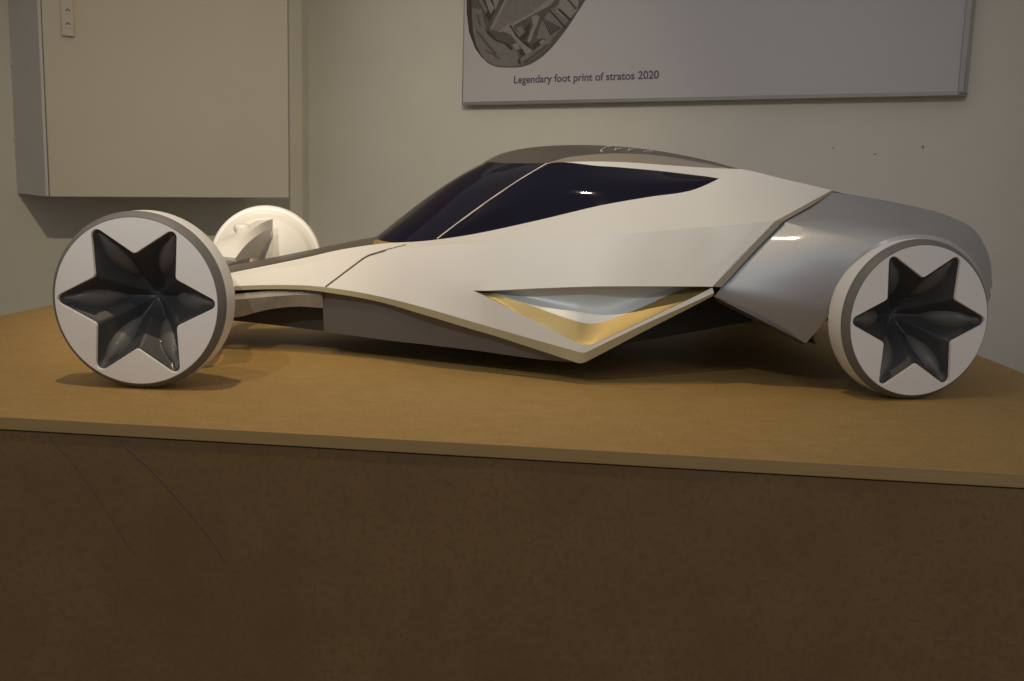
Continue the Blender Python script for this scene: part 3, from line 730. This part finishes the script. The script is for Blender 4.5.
def dense(pts, n=6):
    out = []
    for a_, b_ in zip(pts[:-1], pts[1:]):
        for j in range(n): out.append((a_[0] + (b_[0]-a_[0])*j/n, a_[1] + (b_[1]-a_[1])*j/n))
    out.append(pts[-1]); return out
bs = [bvh_of(sides[0])]; br = [bvh_of(roofo), bvh_of(wso), bvh_of(sgo[0])]
line_on('panel_gap', bs, dense([(325.5, 287.0), (345, 272.2), (364, 258.0), (370, 255.0), (388, 249.6), (406, 245.0)]), 0.0016, M['seam'], sides[0], -0.0001, sides[1], label='dark gap between the body panels')
g_ = tube([a.lerp(a, 0) + Vector((0, -0.0008, 0.0004)) for a in we], 0.0011, 6, 5)
both('glass_seam', g_, M['pale'], 0, 60, 'thin pale seam between windshield and side window', sgo)
# chrome script on the roof
for pts in ([(611, 146.6), (606, 147.6), (602.5, 149.4), (600.4, 151.4), (603, 151.8)], [(616, 148.2), (614.5, 150.6), (617, 149.6), (621, 148.6)], [(629.5, 149.4), (628, 151.2), (631, 150.2), (635, 149.2)], [(644, 151.8), (648, 151.4), (652.5, 151.6)]):
    line_on('roof_script', br, dense(pts, 2), 0.0008, M['chrome'], roofo, 0.0008, label='chrome script lettering on the roof')
# pale lettering on the keel
bk = [bvh_of(keelo[0])]
x = 269.0
random.seed(3)
for ch in range(8):
    y = 293.9 - (x - 269) * 0.035
    P = [(x, y + 0.9), (x + 0.9, y - 1.1), (x + 1.4, y + 0.1), (x + 2.3, y - 0.6)] if ch % 2 else [(x, y - 1.0), (x + 0.2, y + 0.8), (x + 2.2, y + 0.6)]
    line_on('keel_lettering', bk, P, 0.00045, M['pale'], keelo[0], 0.0003, label='tiny pale lettering on the keel')
    x += 4.6

# ---- front suspension arms (mirror images; the far one shows above the hood)
def far(px, py, w_): return cp((px, py, -w_))
def arm(sgn):
    """upper arm: an arched blade from the hood side to the inside of the wheel"""
    A0 = [far(226, 257, .055), far(238, 242.5, .11), far(250.5, 230.8, .17), far(262.5, 222.8, .23), far(272.8, 219.0, .295)]
    A1 = [far(235.5, 258, .055), far(244.4, 246.5, .11), far(254.6, 237.3, .17), far(264.5, 231.3, .23), far(272.8, 228.0, .295)]
    B0 = [far(203, 254, .055), far(214, 243, .11), far(229, 236, .17), far(243, 228.5, .23), far(256, 220.5, .295)]
    gsurf = grid([B0, A0, A1], 5, 3)
    und = grid([A1, [far(236, 262, .055), far(243, 259, .11), far(250, 258, .17), far(256, 258, .23), far(261, 259, .295)]], 5, 2)
    return gsurf, und
gs, und = arm(1)
gs = oriented(gs, (0, -0.3, 1)); und = oriented(und, (0, -1, 0))
a1 = part('suspension_arm', gs, M['white'], car, 0.006, 14, 'white arched front suspension arm')
a2 = part('suspension_arm', mir(gs), M['white'], car, 0.006, 30, 'white arched front suspension arm')
for prn, g_ in ((a1, und), (a2, mir(und))):
    part('arm_web', g_, M['lip'], prn, 0.003, 30, 'grey web under the arm')
kc = far(242, 231.0, .215)
kn = lathe([(0.0001, 0.014), (0.010, 0.0138), (0.014, 0.012), (0.0155, 0.009), (0.0155, 0.002), (0.013, -0.002), (0.012, -0.012)], 32)
for prn, s_ in ((a1, 1), (a2, -1)):
    V = [Vector((kc.x + v.x, s_*kc.y + v.z, kc.z + v.y)) for v in kn[0]]
    me = mesh_of('arm_knob', V, kn[1], 40); recalc(me); o = link('arm_knob', me, M['white'], prn); o['label'] = 'round white cap on the arm'
    for (qx, qy, qw) in ((250.5, 250, .20), (248.5, 257.2, .18)):
        bc = far(qx, qy, qw)
        g_ = lathe([(0.0001, -0.006), (0.004, -0.006), (0.005, 0.0), (0.005, 0.004)], 14)
        V = [Vector((bc.x + v.x, s_*bc.y + v.y * s_, bc.z + v.z)) for v in g_[0]]
        me = mesh_of('arm_bolt', V, g_[1], 40); recalc(me); link('arm_bolt', me, M['white'], prn)
# axle stubs from the arms to the hubs
for s_ in (1, -1):
    g_ = tube([Vector((0.0, s_*0.06, 0.115)), Vector((0.0, s_*0.18, 0.118)), Vector((0.0, s_*0.302, 0.1209))], 0.012, 16, 2)
    part('front_axle', g_, M['lip'], car, 0, 40, 'grey front axle stub')
    g_ = tube([Vector((rear_c.x - 0.01, s_*0.10, 0.11)), Vector((rear_c.x - 0.004, s_*0.2, 0.112)), Vector((rear_c.x + 0.012, s_*0.30, 0.1139))], 0.014, 16, 2)
    part('rear_axle', g_, M['dark'], car, 0, 40, 'dark rear axle stub')
